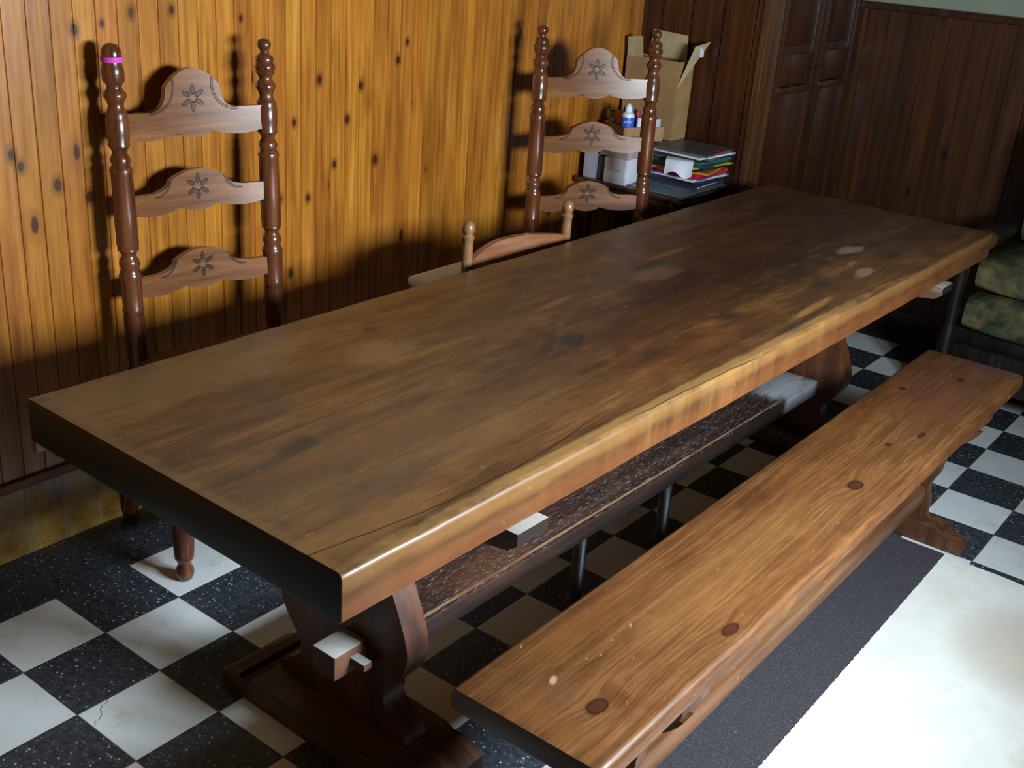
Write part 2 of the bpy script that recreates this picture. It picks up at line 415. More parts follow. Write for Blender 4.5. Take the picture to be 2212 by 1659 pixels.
M_glass = glass()
bm = new()
mid = (DX0+DX1)/2
for x in (DX0, mid-.03, mid, DX1-.06+.03): bx(bm, x, x+.03, Y0-.08, Y0-.04, DZ0, DZ)
bx(bm, DX0, DX1, Y0-.08, Y0-.04, DZ0, DZ0+.05); bx(bm, DX0, DX1, Y0-.08, Y0-.04, DZ-.05, DZ)
w = struct('window_1', bm, M_white)
for a, c in ((DX0+.03, mid-.03), (mid+.03, DX1-.03)):
    b2 = new(); bx(b2, a, c, Y0-.062, Y0-.058, DZ0+.05, DZ-.05); obj('pane', b2, M_glass, w, 0)
# ------------------------------------------------------------------ table
TB = (-.243, -.414, 0); TH = -.0151; TL, TW, TZ, TT = 2.832, .804, .73, .085
D1, D2, D3 = (38, 26, 22), (62, 44, 34), (158, 136, 118)
def top_hook(b, col):
    # long drying crack wandering from the near end, a short split across a knot, worn pale right arris
    y = b.add(b.Y, b.mul(b.sub(b.noise(b.vec(b.mul(b.X, 7), 0, 0), 1, 3), .5), .012))
    base = b.add(-.735, b.mul(b.M('SINE', b.mul(b.X, 4.2)), -.034))
    ck = b.mul(b.below(b.M('ABSOLUTE', b.sub(y, base)), .0006, .0026), b.below(b.X, .62, .72))
    col = b.mix(b.mul(ck, .85), col, lin((30, 20, 16)))
    ck2 = b.mul(b.below(b.M('ABSOLUTE', b.sub(y, b.add(-.836+.06, b.mul(b.X, -.02)))), .0006, .0022), b.mul(b.step(b.X, .72, .8), b.below(b.X, 1.3, 1.4)))
    col = b.mix(b.mul(ck2, .8), col, lin((38, 24, 18)))
    ck3 = b.mul(b.below(b.M('ABSOLUTE', b.add(b.sub(b.Y, -.28), b.mul(b.sub(b.X, .905), 2.2))), .001, .006), b.mul(b.step(b.Y, -.35, -.33), b.below(b.Y, -.22, -.20)))
    col = b.mix(b.mul(ck3, .6), col, lin((34, 24, 20)))
    nz = b.noise(b.vec(b.mul(b.X, 5), b.mul(b.Z, 16), 0), 1, 4)
    side = b.below(b.Y, -.803, -.799)
    hi = b.mul(side, b.step(b.add(b.Z, b.mul(b.sub(nz, .5), .03)), .688, .712))
    col = b.mix(b.mul(hi, .40), col, lin((150, 108, 58)))
    lo = b.mul(side, b.sub(1.0, b.step(b.add(b.Z, b.mul(b.sub(nz, .5), .04)), .670, .700)))
    col = b.mix(b.mul(lo, .4), col, lin((124, 70, 36)))
    v = b.noise(b.vec(b.mul(b.X, 24), b.mul(b.Z, 3), 0), 1, 3)
    col = b.mix(b.mul(b.mul(side, b.step(v, .60, .72)), .5), col, lin((88, 60, 44)))
    return col
M_top = wood('old_oak_table_top', (48, 28, 14), (90, 55, 27), (130, 88, 45), 'X', fine=26, stretch=1.5, rough=.42, spec=.45, blotch=.55, bumps=.35, iso=.5, speck=.3, fiber=.55, scr=.3, seam=.45, coat=.12, coat_rough=.25,
    planks=(-.408, -.605), end=(26, 18, 15), hook=top_hook,  # dark end grain, with the near end's shade put into its colour
    marks=[(1.35, -.50, .62, .15, .0, (54, 25, 12), .68), (2.05, -.36, .8, .22, .0, (48, 26, 14), .6), (1.15, -.22, .45, .14, 0, (72, 48, 30), .4), (2.6, -.5, .25, .3, 0, (66, 50, 46), .35),
           (.985, -.475, .055, .026, .5, D1, .9), (.93, -.45, .10, .014, .5, D1, .5), (.214, -.465, .045, .022, .2, D1, .75), (.16, -.48, .09, .016, .1, D2, .6), (.703, -.143, .022, .014, 0, D1, .8),
           (2.227, -.576, .065, .026, -.1, D3, .6), (2.04, -.698, .060, .018, .1, D3, .5), (2.10, -.64, .03, .010, .1, D3, .3), (1.211, -.146, .05, .030, .3, D2, .7),
           (1.412, -.62, .045, .03, .2, D1, .6), (.23, -.58, .030, .016, .6, (64, 30, 20), .8), (.551, -.816, .016, .01, 0, D1, .5), (.70, -.27, .09, .022, -.2, D2, .65), (.62, -.26, .10, .05, 0, (140, 104, 64), .5),
           (1.564, -.33, .10, .04, 0, (116, 84, 64), .5), (.20, -.10, .45, .09, 0, (138, 104, 62), .5), (1.0, -.03, 1.0, .03, 0, (124, 92, 56), .35), (.35, -.62, .45, .10, 0, (112, 80, 46), .35), (1.05, -.60, .12, .010, .1, (112, 62, 30), .35), (.42, -.50, .10, .010, .1, (116, 66, 32), .35), (1.15, -.30, .08, .012, .1, (138, 88, 44), .5), (1.75, -.25, .12, .012, .0, (140, 86, 40), .5), (.25, -.66, .16, .035, .1, D2, .55), (.5, -.55, .6, .04, 0, (88, 50, 25), .4), (1.2, -.69, .5, .03, 0, (92, 48, 24), .35),  # pale near-left patch and left edge strip paint the sheen there
           (.07, -.74, .2, .04, 0, (140, 98, 50), .35), (1.9, -.55, .35, .05, .05, D1, .4), (1.52, -.765, .14, .014, .05, D1, .7), (1.62, -.74, .12, .012, .05, (160, 110, 56), .6), (1.45, -.43, .22, .03, 0, D1, .4),
           (.95, -.788, 1.1, .014, 0, (176, 134, 78), .4), (.0, -.4, .022, .42, 0, (132, 92, 50), .45), (.29, -.33, .06, .03, .1, D2, .45), (1.85, -.66, .07, .025, .2, D1, .6)],
    knots=[])
M_edge = M_top
M_leg = wood('table_trestle_wood', (40, 20, 12), (78, 42, 24), (112, 66, 38), 'Z', fine=40, stretch=1.4, rough=.42, blotch=.3)
M_legx = wood('table_foot_wood', (42, 24, 14), (84, 52, 30), (118, 84, 54), 'Y', fine=40, stretch=1.6, rough=.5, blotch=.5, end=(30, 18, 12))
M_beam = wood('worn_footrail_wood', (28, 17, 14), (58, 36, 28), (92, 62, 48), 'X', fine=50, stretch=2, rough=.55, blotch=.5, dust=.7, dlo=.52, dhi=.74, bumps=.6, end=(52, 40, 34),
    marks=[(1.0, -.4925, 1.4, .0042, 0, (168, 126, 88), .85), (2.24, -.44, .13, .12, 0, (178, 184, 190), .95), (.75, -.46, .14, .05, 0, (96, 58, 36), .7)])
M_tenon = wood('dusty_tenon_wood', (84, 50, 36), (126, 82, 62), (150, 108, 86), 'X', fine=50, rough=.6, dust=.9, dlo=.15, dhi=.4, end=(70, 46, 38))

table = thing('trestle_table', 'long heavy dark oak trestle table with a thick scuffed top, standing along the pine wall', 'table', TB, TH)
def slab(bm, L, W, z0, z1, bev, n, amp, seed, nearbow=0.0):
    """plank with slightly wandering arrises; x 0..L, y 0..-W"""
    xs = [L*i/n for i in range(n+1)]; prof = []
    k = 5
    r = bev
    for i in range(k+1):
        a = PI/2*i/k; prof.append((-r+r*math.sin(a), z1-r+r*math.cos(a), 1))      # left top arris (y = 0 side)
    prof += [(0, z0+.006, 0), (-.006, z0, 0), (-W+.006, z0, 0), (-W, z0+.006, 0)]
    r2 = bev*1.35
    for i in range(k+1):
        a = PI/2*i/k; prof.append((-W+r2-r2*math.cos(a), z1-r2+r2*math.sin(a), 1))
    rings = []
    for i, x in enumerate(xs):
        ring = []
        for j, (y, z, e) in enumerate(prof):
            side = 1 if y > -W/2 else -1
            d = noise.noise(Vector((x*3.1, seed+side*5, 0)))*amp+noise.noise(Vector((x*14, seed+side*5, 2)))*amp*.4
            dz = noise.noise(Vector((x*9, seed, side*3)))*amp*.5 if e else 0
            xx = x
            if i == 0: xx = x+noise.noise(Vector((y*7, z*6, seed)))*amp*.8
            ring.append(bm.verts.new((xx, y+d, z+dz)))
        rings.append(ring)
    m = len(prof)
    for A, B in zip(rings, rings[1:]):
        for j in range(m):
            q = (j+1) % m; bm.faces.new((A[j], A[q], B[q], B[j]))
    f1 = bm.faces.new(rings[0]); f2 = bm.faces.new(rings[-1][::-1])
    bmesh.ops.bevel(bm, geom=list(f1.edges)+list(f2.edges), offset=.0022, segments=2, profile=.5, affect='EDGES', clamp_overlap=True)
bm = new(); slab(bm, TL, TW, TZ-TT, TZ, .009, 90, .0024, 1.0)
obj('tabletop', bm, M_top, table, 40)
PT = [(.063, .185), (.09, .168), (.115, .132), (.14, .118), (.165, .122), (.19, .145), (.22, .166), (.25, .177), (.28, .178), (.32, .166), (.37, .145), (.42, .122), (.47, .108), (.52, .108), (.56, .125), (.60, .155)]
def smooth_prof(P, n=4):
    out = []
    for i in range(len(P)-1):
        p0, p1, p2, p3 = P[max(i-1, 0)], P[i], P[i+1], P[min(i+2, len(P)-1)]
        for k in range(n):
            t = k/n
            out.append(tuple(.5*((2*b)+(-a+c)*t+(2*a-5*b+4*c-d)*t*t+(-a+3*b-3*c+d)*t**3) for a, b, c, d in zip(p0, p1, p2, p3)))
    out.append(P[-1]); return out
PS = smooth_prof(PT)
def trestle(px, back):
    yc = -.402
    bm = new(); poly = [(yc+w, z) for z, w in PS]+[(yc-w, z) for z, w in PS[::-1]]
    prism(bm, poly, px, px+.06, 'YZ', .003)
    p = obj('trestle_panel', bm, M_leg, table, 40)
    bm = new(); h = .29
    fp = [(h, 0), (h, .035), (h-.035, .055), (h-.06, .057), (h-.068, .046), (h-.085, .048), (h-.10, .062), (.0, .064)]
    poly = [(yc+a, z) for a, z in fp]+[(yc-a, z) for a, z in fp[-2::-1]]
    poly = [(yc-h, 0)]+poly if poly[-1][1] != 0 else poly
    prism(bm, poly[:], px-.075, px+.115, 'YZ', .004)
    obj('foot', bm, M_legx, table, 40)
    bm = new(); hw = .42
    bp = [(yc+hw, .645), (yc+hw, .622), (yc+hw-.02, .606), (yc+hw-.07, .600), (yc-hw+.07, .600), (yc-hw+.02, .606), (yc-hw, .622), (yc-hw, .645)]
    prism(bm, bp, px-.01, px+.075, 'YZ', .002)
    obj('bearer', bm, M_beamb, table, 40)
M_beamb = wood('bearer_wood', (60, 40, 30), (96, 70, 54), (140, 114, 96), 'Y', fine=50, rough=.55, dust=.8, dlo=.2, dhi=.45, end=(30, 22, 18))
X1 = .14+.243; X2 = 2.14+.243
trestle(X1, 0); trestle(X2, 1)
bm = new()
vs = bx(bm, X1+.06, X2-.012, -.505, -.375, .200, .250, .006, 2)
obj('footrail', bm, M_beam, table, 40)
M_steel = plain('dull_steel_post', (120, 122, 128), .28, .5, metal=.85, var=.1)
for x in (.885+.243, 1.285+.243):
    bm = new(); lathe(bm, [(.0165, 0), (.0165, .200)], 20); lathe(bm, [(.024, 0), (.024, .004)], 20)
    obj('support_post', bm, M_steel, table, 50, loc=(x, -.463, 0), label='dull steel post')
bm = new(); bx(bm, X1-.085, X1, -.474, -.410, .203, .258, .004); obj('tenon', bm, M_tenon, table, 40)
bm = new(); bx(bm, X1-.045, X1-.022, -.512, -.395, .222, .240, .004); obj('wedge', bm, M_tenon, table, 40)

# ------------------------------------------------------------------ bench
BO = (-.055, -1.261, 0); BL, BWD, BZ, BT = 2.183, .285, .45, .042
DK = (70, 36, 18)
M_bench = wood('worn_pine_bench_top', (66, 37, 18), (110, 68, 35), (142, 98, 55), 'X', fine=60, stretch=1.6, rough=.42, blotch=.35, bumps=.45, rings=560, ringamp=4, ringst=.42, iso=.40, fiber=.6, scr=.55, speck=.7, end=(74, 54, 42),
    knots=[(.119, -.197, .020, .013), (.453, -.253, .022, .010), (1.153, -.196, .022, .014), (1.806, -.064, .010, .008), (1.539, -.21, .018, .006), (2.0, -.16, .014, .008), (1.42, -.17, .009, .006)],
    marks=[(.10, -.13, .05, .035, .3, (104, 66, 42), .6), (.124, -.108, .012, .006, .4, (190, 156, 116), .8), (.16, -.205, .03, .02, 1.0, DK, .5), (.93, -.05, .08, .025, 0, DK, .5),
           (1.0, -.12, .05, .03, .2, (110, 64, 34), .5), (1.95, -.14, .30, .13, 0, (96, 56, 44), .45), (2.17, -.2, .04, .08, 0, (70, 58, 72), .5), (.62, -.15, .4, .05, 0, (150, 106, 58), .25),  # cool patch at the far end paints the bluish sheen
           (1.45, -.06, .3, .03, 0, (100, 58, 28), .45), (1.72, -.18, .18, .05, 0, (112, 66, 40), .4), (.30, -.06, .22, .03, 0, (120, 74, 34), .4), (.04, -.16, .03, .13, 0, (118, 72, 34), .35), (.80, -.23, .10, .03, 0, (112, 70, 34), .35)])
M_bleg = wood('bench_trestle_wood', (48, 28, 17), (86, 54, 33), (122, 84, 54), 'Z', fine=50, rough=.45, blotch=.3)
M_brail = wood('bench_rail_wood', (74, 44, 26), (116, 76, 48), (146, 104, 68), 'X', fine=50, rough=.42, blotch=.3)
bench = thing('long_bench', 'long low worn pine bench with trestle legs, in front of the table', 'bench', BO, 0)
bm = new(); slab(bm, BL, BWD, BZ-BT, BZ, .011, 60, .0022, 8.0)
obj('seat_plank', bm, M_bench, bench, 40)
BP = smooth_prof([(.050, .052), (.075, .040), (.11, .042), (.15, .032), (.18, .036), (.21, .050), (.25, .055), (.30, .072), (.335, .110), (.362, .130)])
def btrestle(px, lift=0.0):
    yc = -BWD/2
    bm = new(); poly = [(yc+w, z) for z, w in BP]+[(yc-w, z) for z, w in BP[::-1]]
    prism(bm, poly, px, px+.035, 'YZ', .002); obj('trestle_panel', bm, M_bleg, bench, 40)
    bm = new(); fp = [(.162, 0), (.160, .012), (.142, .030), (.118, .036), (.104, .052), (.090, .050), (.078, .060), (.0, .062)]
    fp = [(a, max(z, lift)) for a, z in fp]
    poly = [(yc+a, z) for a, z in fp]+[(yc-a, z) for a, z in fp[-2::-1]]
    prism(bm, poly, px-.02, px+.055, 'YZ', .003); obj('foot', bm, M_bleg, bench, 40)
    bm = new(); hw = .138
    bp = [(yc+hw, BZ-BT), (yc+hw, .392), (yc+hw-.03, .364), (yc-hw+.03, .364), (yc-hw, .392), (yc-hw, BZ-BT)]
    prism(bm, bp, px-.03, px+.065, 'YZ', .002); obj('bearer', bm, M_bleg, bench, 40)
btrestle(.243+.055-.018, .0045); btrestle(1.815+.055)
bm = new(); bx(bm, .315, 1.815+.055, -.170, -.120, .112, .164, .006); obj('stretcher', bm, M_brail, bench, 40)

# ------------------------------------------------------------------ rug
def rug_mat():
    b = NB('striped_rug')
    n = b.noise(b.P, 60, 4, .7); st = b.noise(b.P, 3.2, 4, .6)
    fu = b.noise(b.P, 420, 3, .8)
    cr = b.ramp(st, [(.3, lin((224, 220, 208))), (.6, lin((238, 238, 232))), (.85, lin((206, 192, 160)))])
    cr = b.mix(b.mul(b.below(b.gauss(b.X, b.Y, 1.45, -1.86, .22, .20), .0, 1.4), b.mul(st, .9)), cr, lin((168, 150, 112)))
    gr = b.ramp(fu, [(.35, lin((48, 46, 50))), (.62, lin((82, 79, 83))), (.74, lin((160, 160, 164)))])
    gr = b.mix(b.mul(b.step(n, .66, .74), .4), gr, lin((150, 150, 156)))
    ed = b.add(b.Y, b.mul(b.sub(b.noise(b.vec(b.mul(b.X, 90), 0, 0), 1, 2), .5), .010))
    col = b.mix(b.M('LESS_THAN', ed, -1.531), gr, cr)
    b.bump(fu, .6, .002)
    return b.out(col, .95, .1)
bm = new()
poly = []
for i in range(41):
    t = i/40; poly.append((1.782-.035*t*1.1+.002*math.sin(t*40), -1.30-1.1*t))
poly += [(-1.3, -2.4), (-1.3, -1.30)]
prism(bm, poly, .0, .004, 'XY')
tag(obj('rug', bm, rug_mat(), None, 0), 'large cream rug with a dark grey stripe beside the bench', 'rug')

# ------------------------------------------------------------------ ladder-back chairs
M_post = wood('turned_walnut_stain', (46, 22, 12), (92, 48, 25), (124, 70, 38), 'Z', fine=60, stretch=3, rough=.28, coat=.3, blotch=.2, bumps=.1)
def slat_mat(name, vol):
    b = NB(name)
    g = b.noise(b.vec(b.mul(b.X, 4), b.mul(b.Y, 20), b.mul(b.Z, 60)), 1, 4)
    col = b.ramp(g, [(.3, lin((84, 48, 22))), (.5, lin((112, 68, 34))), (.7, lin((134, 86, 46)))])
    bl = b.noise(b.P, 14, 3); col = b.mix(b.mul(b.step(bl, .5, .7), .4), col, lin((100, 74, 64)))
    r = b.M('SQRT', b.add(b.mul(b.X, b.X), b.mul(b.Z, b.Z))); an = b.M('ARCTAN2', b.X, b.Z)
    w = b.mul(r, b.M('ABSOLUTE', b.M('SINE', b.mul(an, 3.0))))
    w2 = b.M('DIVIDE', w, .0155); r2 = b.M('DIVIDE', b.sub(r, .0205), .0125)
    pet = b.below(b.add(b.mul(w2, w2), b.mul(r2, r2)), .7, 1.15)
    carve = pet
    for s in (-1, 1):
        d = b.M('SQRT', b.gauss(b.X, b.Z, s*vol[0], vol[1], 1, 1))
        ring = b.below(b.M('ABSOLUTE', b.sub(d, vol[2])), .0016, .0036)
        ring = b.mul(b.mul(ring, b.M('GREATER_THAN', b.Z, vol[3])), b.M('LESS_THAN', b.mul(b.X, s), .122))
        carve = b.M('MAXIMUM', carve, b.mul(ring, .85))
    col = b.mix(b.mul(carve, .85), col, lin((40, 25, 20)))
    b.bump(b.sub(1.0, carve), .8, .003)
    return b.out(col, .32, .5, .5)
M_slat1 = slat_mat('carved_crest_slat', (.112, .030, .060, -.034)); M_slat2 = slat_mat('carved_slat', (.120, .032, .047, -.016))
def rush_mat():
    b = NB('woven_rush')
    ax, ay = b.M('ABSOLUTE', b.X), b.M('ABSOLUTE', b.Y)
    s = b.M('GREATER_THAN', ax, ay)
    q = b.add(b.mul(s, ax), b.mul(b.sub(1.0, s), ay))
    w = b.M('SINE', b.mul(b.add(q, b.mul(b.noise(b.P, 20, 2), .006)), 700))
    col = b.ramp(b.add(.5, b.mul(w, .4)), [(0, lin((60, 44, 28))), (.6, lin((128, 98, 62))), (1, lin((150, 120, 82)))])
    b.bump(w, .7, .003); return b.out(col, .7)
M_rush = rush_mat()
ZK = 1.24/1.254
POST = [(0, .018), (.03, .022), (.42, .024), (.47, .024), (.485, .021), (.50, .025), (.60, .0255), (.612, .0235), (.618, .0265), (.624, .024), (.70, .026), (.706, .0275), (.714, .025), (.724, .021),
        (.735, .0245), (.748, .0225), (.755, .017), (.765, .019), (.772, .0255), (.778, .0245), (.785, .026), (.86, .0265), (.955, .025), (.962, .0275), (.970, .025), (.977, .0205), (.988, .0245), (.998, .021),
        (1.004, .0165), (1.014, .019), (1.022, .026), (1.028, .0245), (1.05, .0265), (1.085, .0265), (1.090, .024), (1.096, .0255), (1.102, .0215), (1.112, .0175), (1.122, .019), (1.134, .0255), (1.142, .0255), (1.150, .019),
        (1.156, .0165), (1.164, .019), (1.170, .0245), (1.175, .0225), (1.182, .0265), (1.190, .0255), (1.196, .021), (1.204, .0235), (1.210, .021), (1.216, .0125), (1.222, .0105), (1.227, .0125), (1.233, .0165), (1.240, .0175), (1.247, .0155), (1.252, .009), (1.254, .002)]
POST = [(z*ZK, r) for z, r in POST]
POSTD = POST[:-14]+[(1.180, .025), (1.188, .0235), (1.196, .021), (1.204, .0215), (1.212, .0225), (1.222, .0225), (1.230, .020), (1.236, .014), (1.239, .004)]
FLEG = [(0, .012), (.006, .018), (.018, .0225), (.030, .0225), (.040, .018), (.050, .0155), (.058, .020), (.064, .0235), (.075, .0245), (.12, .0255), (.20, .024), (.24, .018), (.26, .0235), (.28, .018), (.34, .024), (.44, .024), (.452, .022)]
def top1(x):
    a = abs(x)
    if a > .108: return 1.079
    if a > .074:
        t = (a-.074)/.034; return 1.081+.046*(1-math.sqrt(max(0, 1-(1-t)**2)))
    return 1.127+.049*max(0, math.cos(PI/2*min(1, a/.078)))**.85
def bot2(x, z0):
    a = abs(x)
    if a < .045: return z0-.0145*math.sqrt(max(0, 1-(a/.0462)**2))
    return z0-.0135*math.sin(PI*min(1, .02+(a-.045)/.16))
def top2(x):
    a = abs(x)
    if a > .128: return .886
    if a > .078:
        t = (a-.078)/.05; return .886+.019*(1-math.sqrt(max(0, 1-(1-t)**2)))+.004*(1-t)
    return .9085+.0265*max(0, math.cos(PI/2*min(1, a/.082)))**.85
def make_chair(label, dome):
    ch = thing('ladder_back_chair', label, 'chair')
    def rake(z): return -.048*(z-.45) if z > .45 else -.10*((.45-z)/.45)**1.6      # the back leans away from the seat (towards -y)
    # local frame: x across, +y towards the front of the seat, origin between the rear feet
    for s in (-1, 1):
        prof = POSTD if (dome and s == 1) else POST
        bm = new(); lathe(bm, [(r, z) for z, r in prof], 22)
        for v in bm.verts: v.co.y += rake(v.co.z); v.co.x += s*.203
        # clean round section is kept: rake is a shear
        obj('rear_post', bm, M_post, ch, 50)
    for k, (zc, mat) in enumerate(((1.087, M_slat1), (.891, M_slat2), (.692, M_slat2))):
        N = 96; xs = [-.184+.368*i/N for i in range(N+1)]
        if k == 0: T = [(x, top1(x)-zc) for x in xs]; B = [(x, bot2(x, 1.026)-zc) for x in xs]
        else:
            dz = -.2*(k-1)
            T = [(x, top2(x)+dz-zc) for x in xs]; B = [(x, bot2(x, .846)+dz-zc) for x in xs]
        zo = 1.106-zc if k == 0 else .0
        bm = new()
        strip(bm, [(x, z-zo) for x, z in T], [(x, z-zo) for x, z in B], -.009, .009, bend=lambda q: Vector((q.x, q.y-.018*(1-(q.x/.18)**2), q.z)))
        obj('back_slat', bm, mat, ch, 30, loc=(0, rake(zc), zc+zo), rot=(.048, 0, 0))
    for s in (-1, 1):
        bm = new(); lathe(bm, [(r, z) for z, r in FLEG], 20)
        obj('front_leg', bm, M_post, ch, 50, loc=(s*.255, .275, 0))
    for s in (-1, 1):
        for zz in (.20, .32):
            y0 = rake(zz)
            bm = new(); tube(bm, [(s*.203, y0, zz), (s*.228, (y0+.275)/2, zz), (s*.255, .275, zz)], [.008, .013, .008]); obj('side_stretcher', bm, M_post, ch, 50)
    bm = new(); tube(bm, [(-.255, .275, .15), (-.1, .275, .15), (0, .275, .15), (.1, .275, .15), (.255, .275, .15)], [.008, .014, .018, .014, .008]); obj('front_stretcher', bm, M_post, ch, 50)
    bm = new(); tube(bm, [(-.203, rake(.24), .24), (0, rake(.24), .24), (.203, rake(.24), .24)], [.008, .012, .008]); obj('rear_stretcher', bm, M_post, ch, 50)
    bm = new(); sv = [(-.205, -.01), (.205, -.01), (.268, .295), (-.268, .295)]
    n = 12; g = {}
    for i in range(n+1):
        for j in range(n+1):
            u, w = i/n, j/n
            x = (1-w)*((1-u)*sv[0][0]+u*sv[1][0])+w*((1-u)*sv[3][0]+u*sv[2][0]); y = -.01+.305*w
            e = min(u, 1-u, w, 1-w); z = .493-.006*math.sin(min(1, e*2)*PI/2)*1.0-(.010 if e == 0 else 0)
            g[i, j] = bm.verts.new((x, y-.14, z))
    for i in range(n):
        for j in range(n): bm.faces.new((g[i, j], g[i+1, j], g[i+1, j+1], g[i, j+1]))
    r = bmesh.ops.extrude_face_region(bm, geom=bm.faces[:])
    for v in [q for q in r['geom'] if isinstance(q, bmesh.types.BMVert)]: v.co.z = .460
    o = obj('rush_seat', bm, M_rush, ch, 60, loc=(0, .14, 0))
    return ch
chA = make_chair('tall ladder-back chair nearest the camera, purple band round its left post top', True)
chB = make_chair('tall ladder-back chair in the far corner, turned towards the desk boxes', False)
# posts: midpoint of the tops is measured, the back leans .056 towards the wall
def place(ch, pa, pb, flip=0):
    mx, my = (pa[0]+pb[0])/2, (pa[1]+pb[1])/2
    a = math.atan2(pb[1]-pa[1], pb[0]-pa[0])+PI        # front faces -y: mirror so local +y looks to the room
    # local x must run right-to-left seen from the room
    lean = (1.24-.45)*.048
    ch.location = (mx-math.sin(a)*lean*1.0, my+math.cos(a)*lean*1.0, 0); ch.rotation_euler = (0, 0, a)
place(chA, (.348, .156), (.751, .107)); place(chB, (1.873, .073), (2.219, -.151))
bm = new()
lathe(bm, [(.0205, -.0065), (.0240, -.006), (.0248, 0), (.0240, .006), (.0205, .0065)], 24, cap=False)
M_pink = plain('magenta_elastic', (196, 64, 176), .6, .3)
tag(obj('hair_elastic', bm, M_pink, None, 60, loc=(.348, .155, 1.204)), 'bright magenta hair elastic round the left post top of the near chair', 'hair elastic')

# ------------------------------------------------------------------ low wooden chair pushed under the table
M_ch = wood('light_brown_chair_wood', (88, 58, 36), (124, 88, 58), (150, 114, 80), 'Z', fine=60, stretch=3, rough=.26, coat=.3, blotch=.2, bumps=.1)
M_chs = wood('brown_chair_crest', (92, 54, 34), (126, 80, 54), (146, 104, 78), 'X', fine=50, stretch=3, rough=.25, coat=.4, blotch=.2, bumps=.1)
lc = thing('armless_chair', 'low brown wooden chair with ball-topped posts, tucked under the table', 'chair', (0, 0, 0))
PA, PB = Vector((1.037, -.352, .815)), Vector((1.440, -.384, .815))
for p in (PA, PB):
    bm = new(); lathe(bm, [(.012, 0), (.015, .45), (.0145, .758), (.0150, .776), (.0175, .779), (.0175, .784), (.0135, .787), (.0125, .790), (.0150, .794), (.0175, .801), (.0180, .807), (.0172, .814), (.0140, .820), (.008, .8245), (.001, .826)], 24)
    obj('rear_post', bm, M_ch, lc, 50, loc=(p.x, p.y, 0))
bm = new(); N = 24; top, bt = [], []
for i in range(N+1):
    t = i/N; x = t*(PB-PA).xy.length
    top.append((x, .700+.048*math.sin(PI*min(1, t*1.25+.0))**.6 if t < .5 else .748-.022*((t-.5)/.5)**1.6)); bt.append((x, .62+.012*math.sin(PI*t)))
strip(bm, top, bt, -.009, .009, bend=lambda q: Vector((q.x, q.y+.022*math.sin(PI*q.x/.404), q.z)))
obj('crest_rail', bm, M_chs, lc, 40, loc=(PA.x, PA.y, 0), rot=(0, 0, math.atan2(PB.y-PA.y, PB.x-PA.x)))
bm = new(); poly = [(1.03, -.345), (1.45, -.378), (1.36, -.745), (.965, -.745)]
prism(bm, poly, .425, .448, 'XY', .006); obj('seat', bm, M_ch, lc, 40)
M_chl = wood('dark_leg_gloss', (52, 30, 20), (84, 50, 32), (104, 70, 50), 'Z', fine=60, rough=.2, coat=.6, blotch=.1, bumps=.05)
for x, y in ((.99, -.715), (1.335, -.715)):
    bm = new(); lathe(bm, [(.0165, .0), (.0165, .425)], 20); obj('front_leg', bm, M_chl, lc, 50, loc=(x, y, 0))

# ------------------------------------------------------------------ things near the wall
M_wp = plain('white_plastic', (214, 216, 226), .35, .5, var=.03)
wb = thing('storage_box', 'slim white upright box with rounded corners, behind the low brown chair', 'box', (.95, -.305, 0), 0)
bm = new(); bx(bm, 0, .34, .004, .080, 0, .635, .015, 3); obj('body', bm, M_wp, wb, 40)
bm = new(); bx(bm, -.004, .344, 0, .084, .635, .662, .012, 3); obj('lid', bm, M_wp, wb, 40)
so = thing('wall_socket', 'cream wall socket low on the pine boards behind the near table corner', 'socket', (.108, YW, .268))
bm = new(); bx(bm, 0, .082, -.012, 0, 0, .082, .004); obj('socket_plate', bm, plain('cream_plastic', (212, 208, 186), .4), so, 40)
bm = new()
for x, z in ((.012, .045), (.030, .022), (.058, .04), (.041, .041)):
    lathe(bm, [(.0042, 0), (.0042, .0015)], 12, Matrix.Translation((x, -.0118, z)) @ Matrix.Rotation(PI/2, 4, 'X'))
obj('socket_hole', bm, plain('brown_hole', (92, 52, 34), .7), so, 40)

# ------------------------------------------------------------------ corner desk and what lies on it
M_desk = wood('dark_desk_veneer', (34, 20, 15), (58, 34, 24), (78, 50, 38), 'Y', fine=50, rough=.22, coat=.5, blotch=.2, bumps=.05)
desk = thing('corner_desk', 'small dark glossy wooden desk in the corner, loaded with boxes and folders', 'desk', (0, 0, 0))
DZT = .665
bm = new(); bx(bm, 2.335, 2.722, -.245, .215, DZT-.022, DZT, .010, 3); obj('desk_top', bm, M_desk, desk, 40)
bm = new(); bx(bm, 2.36, 2.70, -.215, -.197, DZT-.10, DZT-.022, .002); bx(bm, 2.36, 2.70, .17, .188, DZT-.10, DZT-.022, .002)
bx(bm, 2.36, 2.378, -.197, .17, DZT-.10, DZT-.022, .002); bx(bm, 2.682, 2.70, -.197, .17, DZT-.10, DZT-.022, .002); obj('apron', bm, M_desk, desk, 40)
for x in (2.362, 2.665):
    for y in (-.213, .152):
        bm = new(); bx(bm, x, x+.036, y, y+.036, 0, DZT-.10, .003); obj('leg', bm, M_desk, desk, 40)
M_bwhite = plain('white_card', (205, 208, 216), .6, .3, var=.04)
M_bwhite2 = plain('grey_white_card', (180, 184, 196), .6, .3, var=.05)
def carton(name, label, x0, x1, y0, y1, z0, z1, mat, rz=0, bev=.002):
    bm = new(); bx(bm, -(x1-x0)/2, (x1-x0)/2, -(y1-y0)/2, (y1-y0)/2, 0, z1-z0, bev)
    return tag(obj(name, bm, mat, None, 40, loc=((x0+x1)/2, (y0+y1)/2, z0), rot=(0, 0, rz)), label, 'box')
wc = carton('white_carton', 'white card box at the front edge of the corner desk', 2.348, 2.44, -.005, .088, DZT, DZT+.093, M_bwhite)
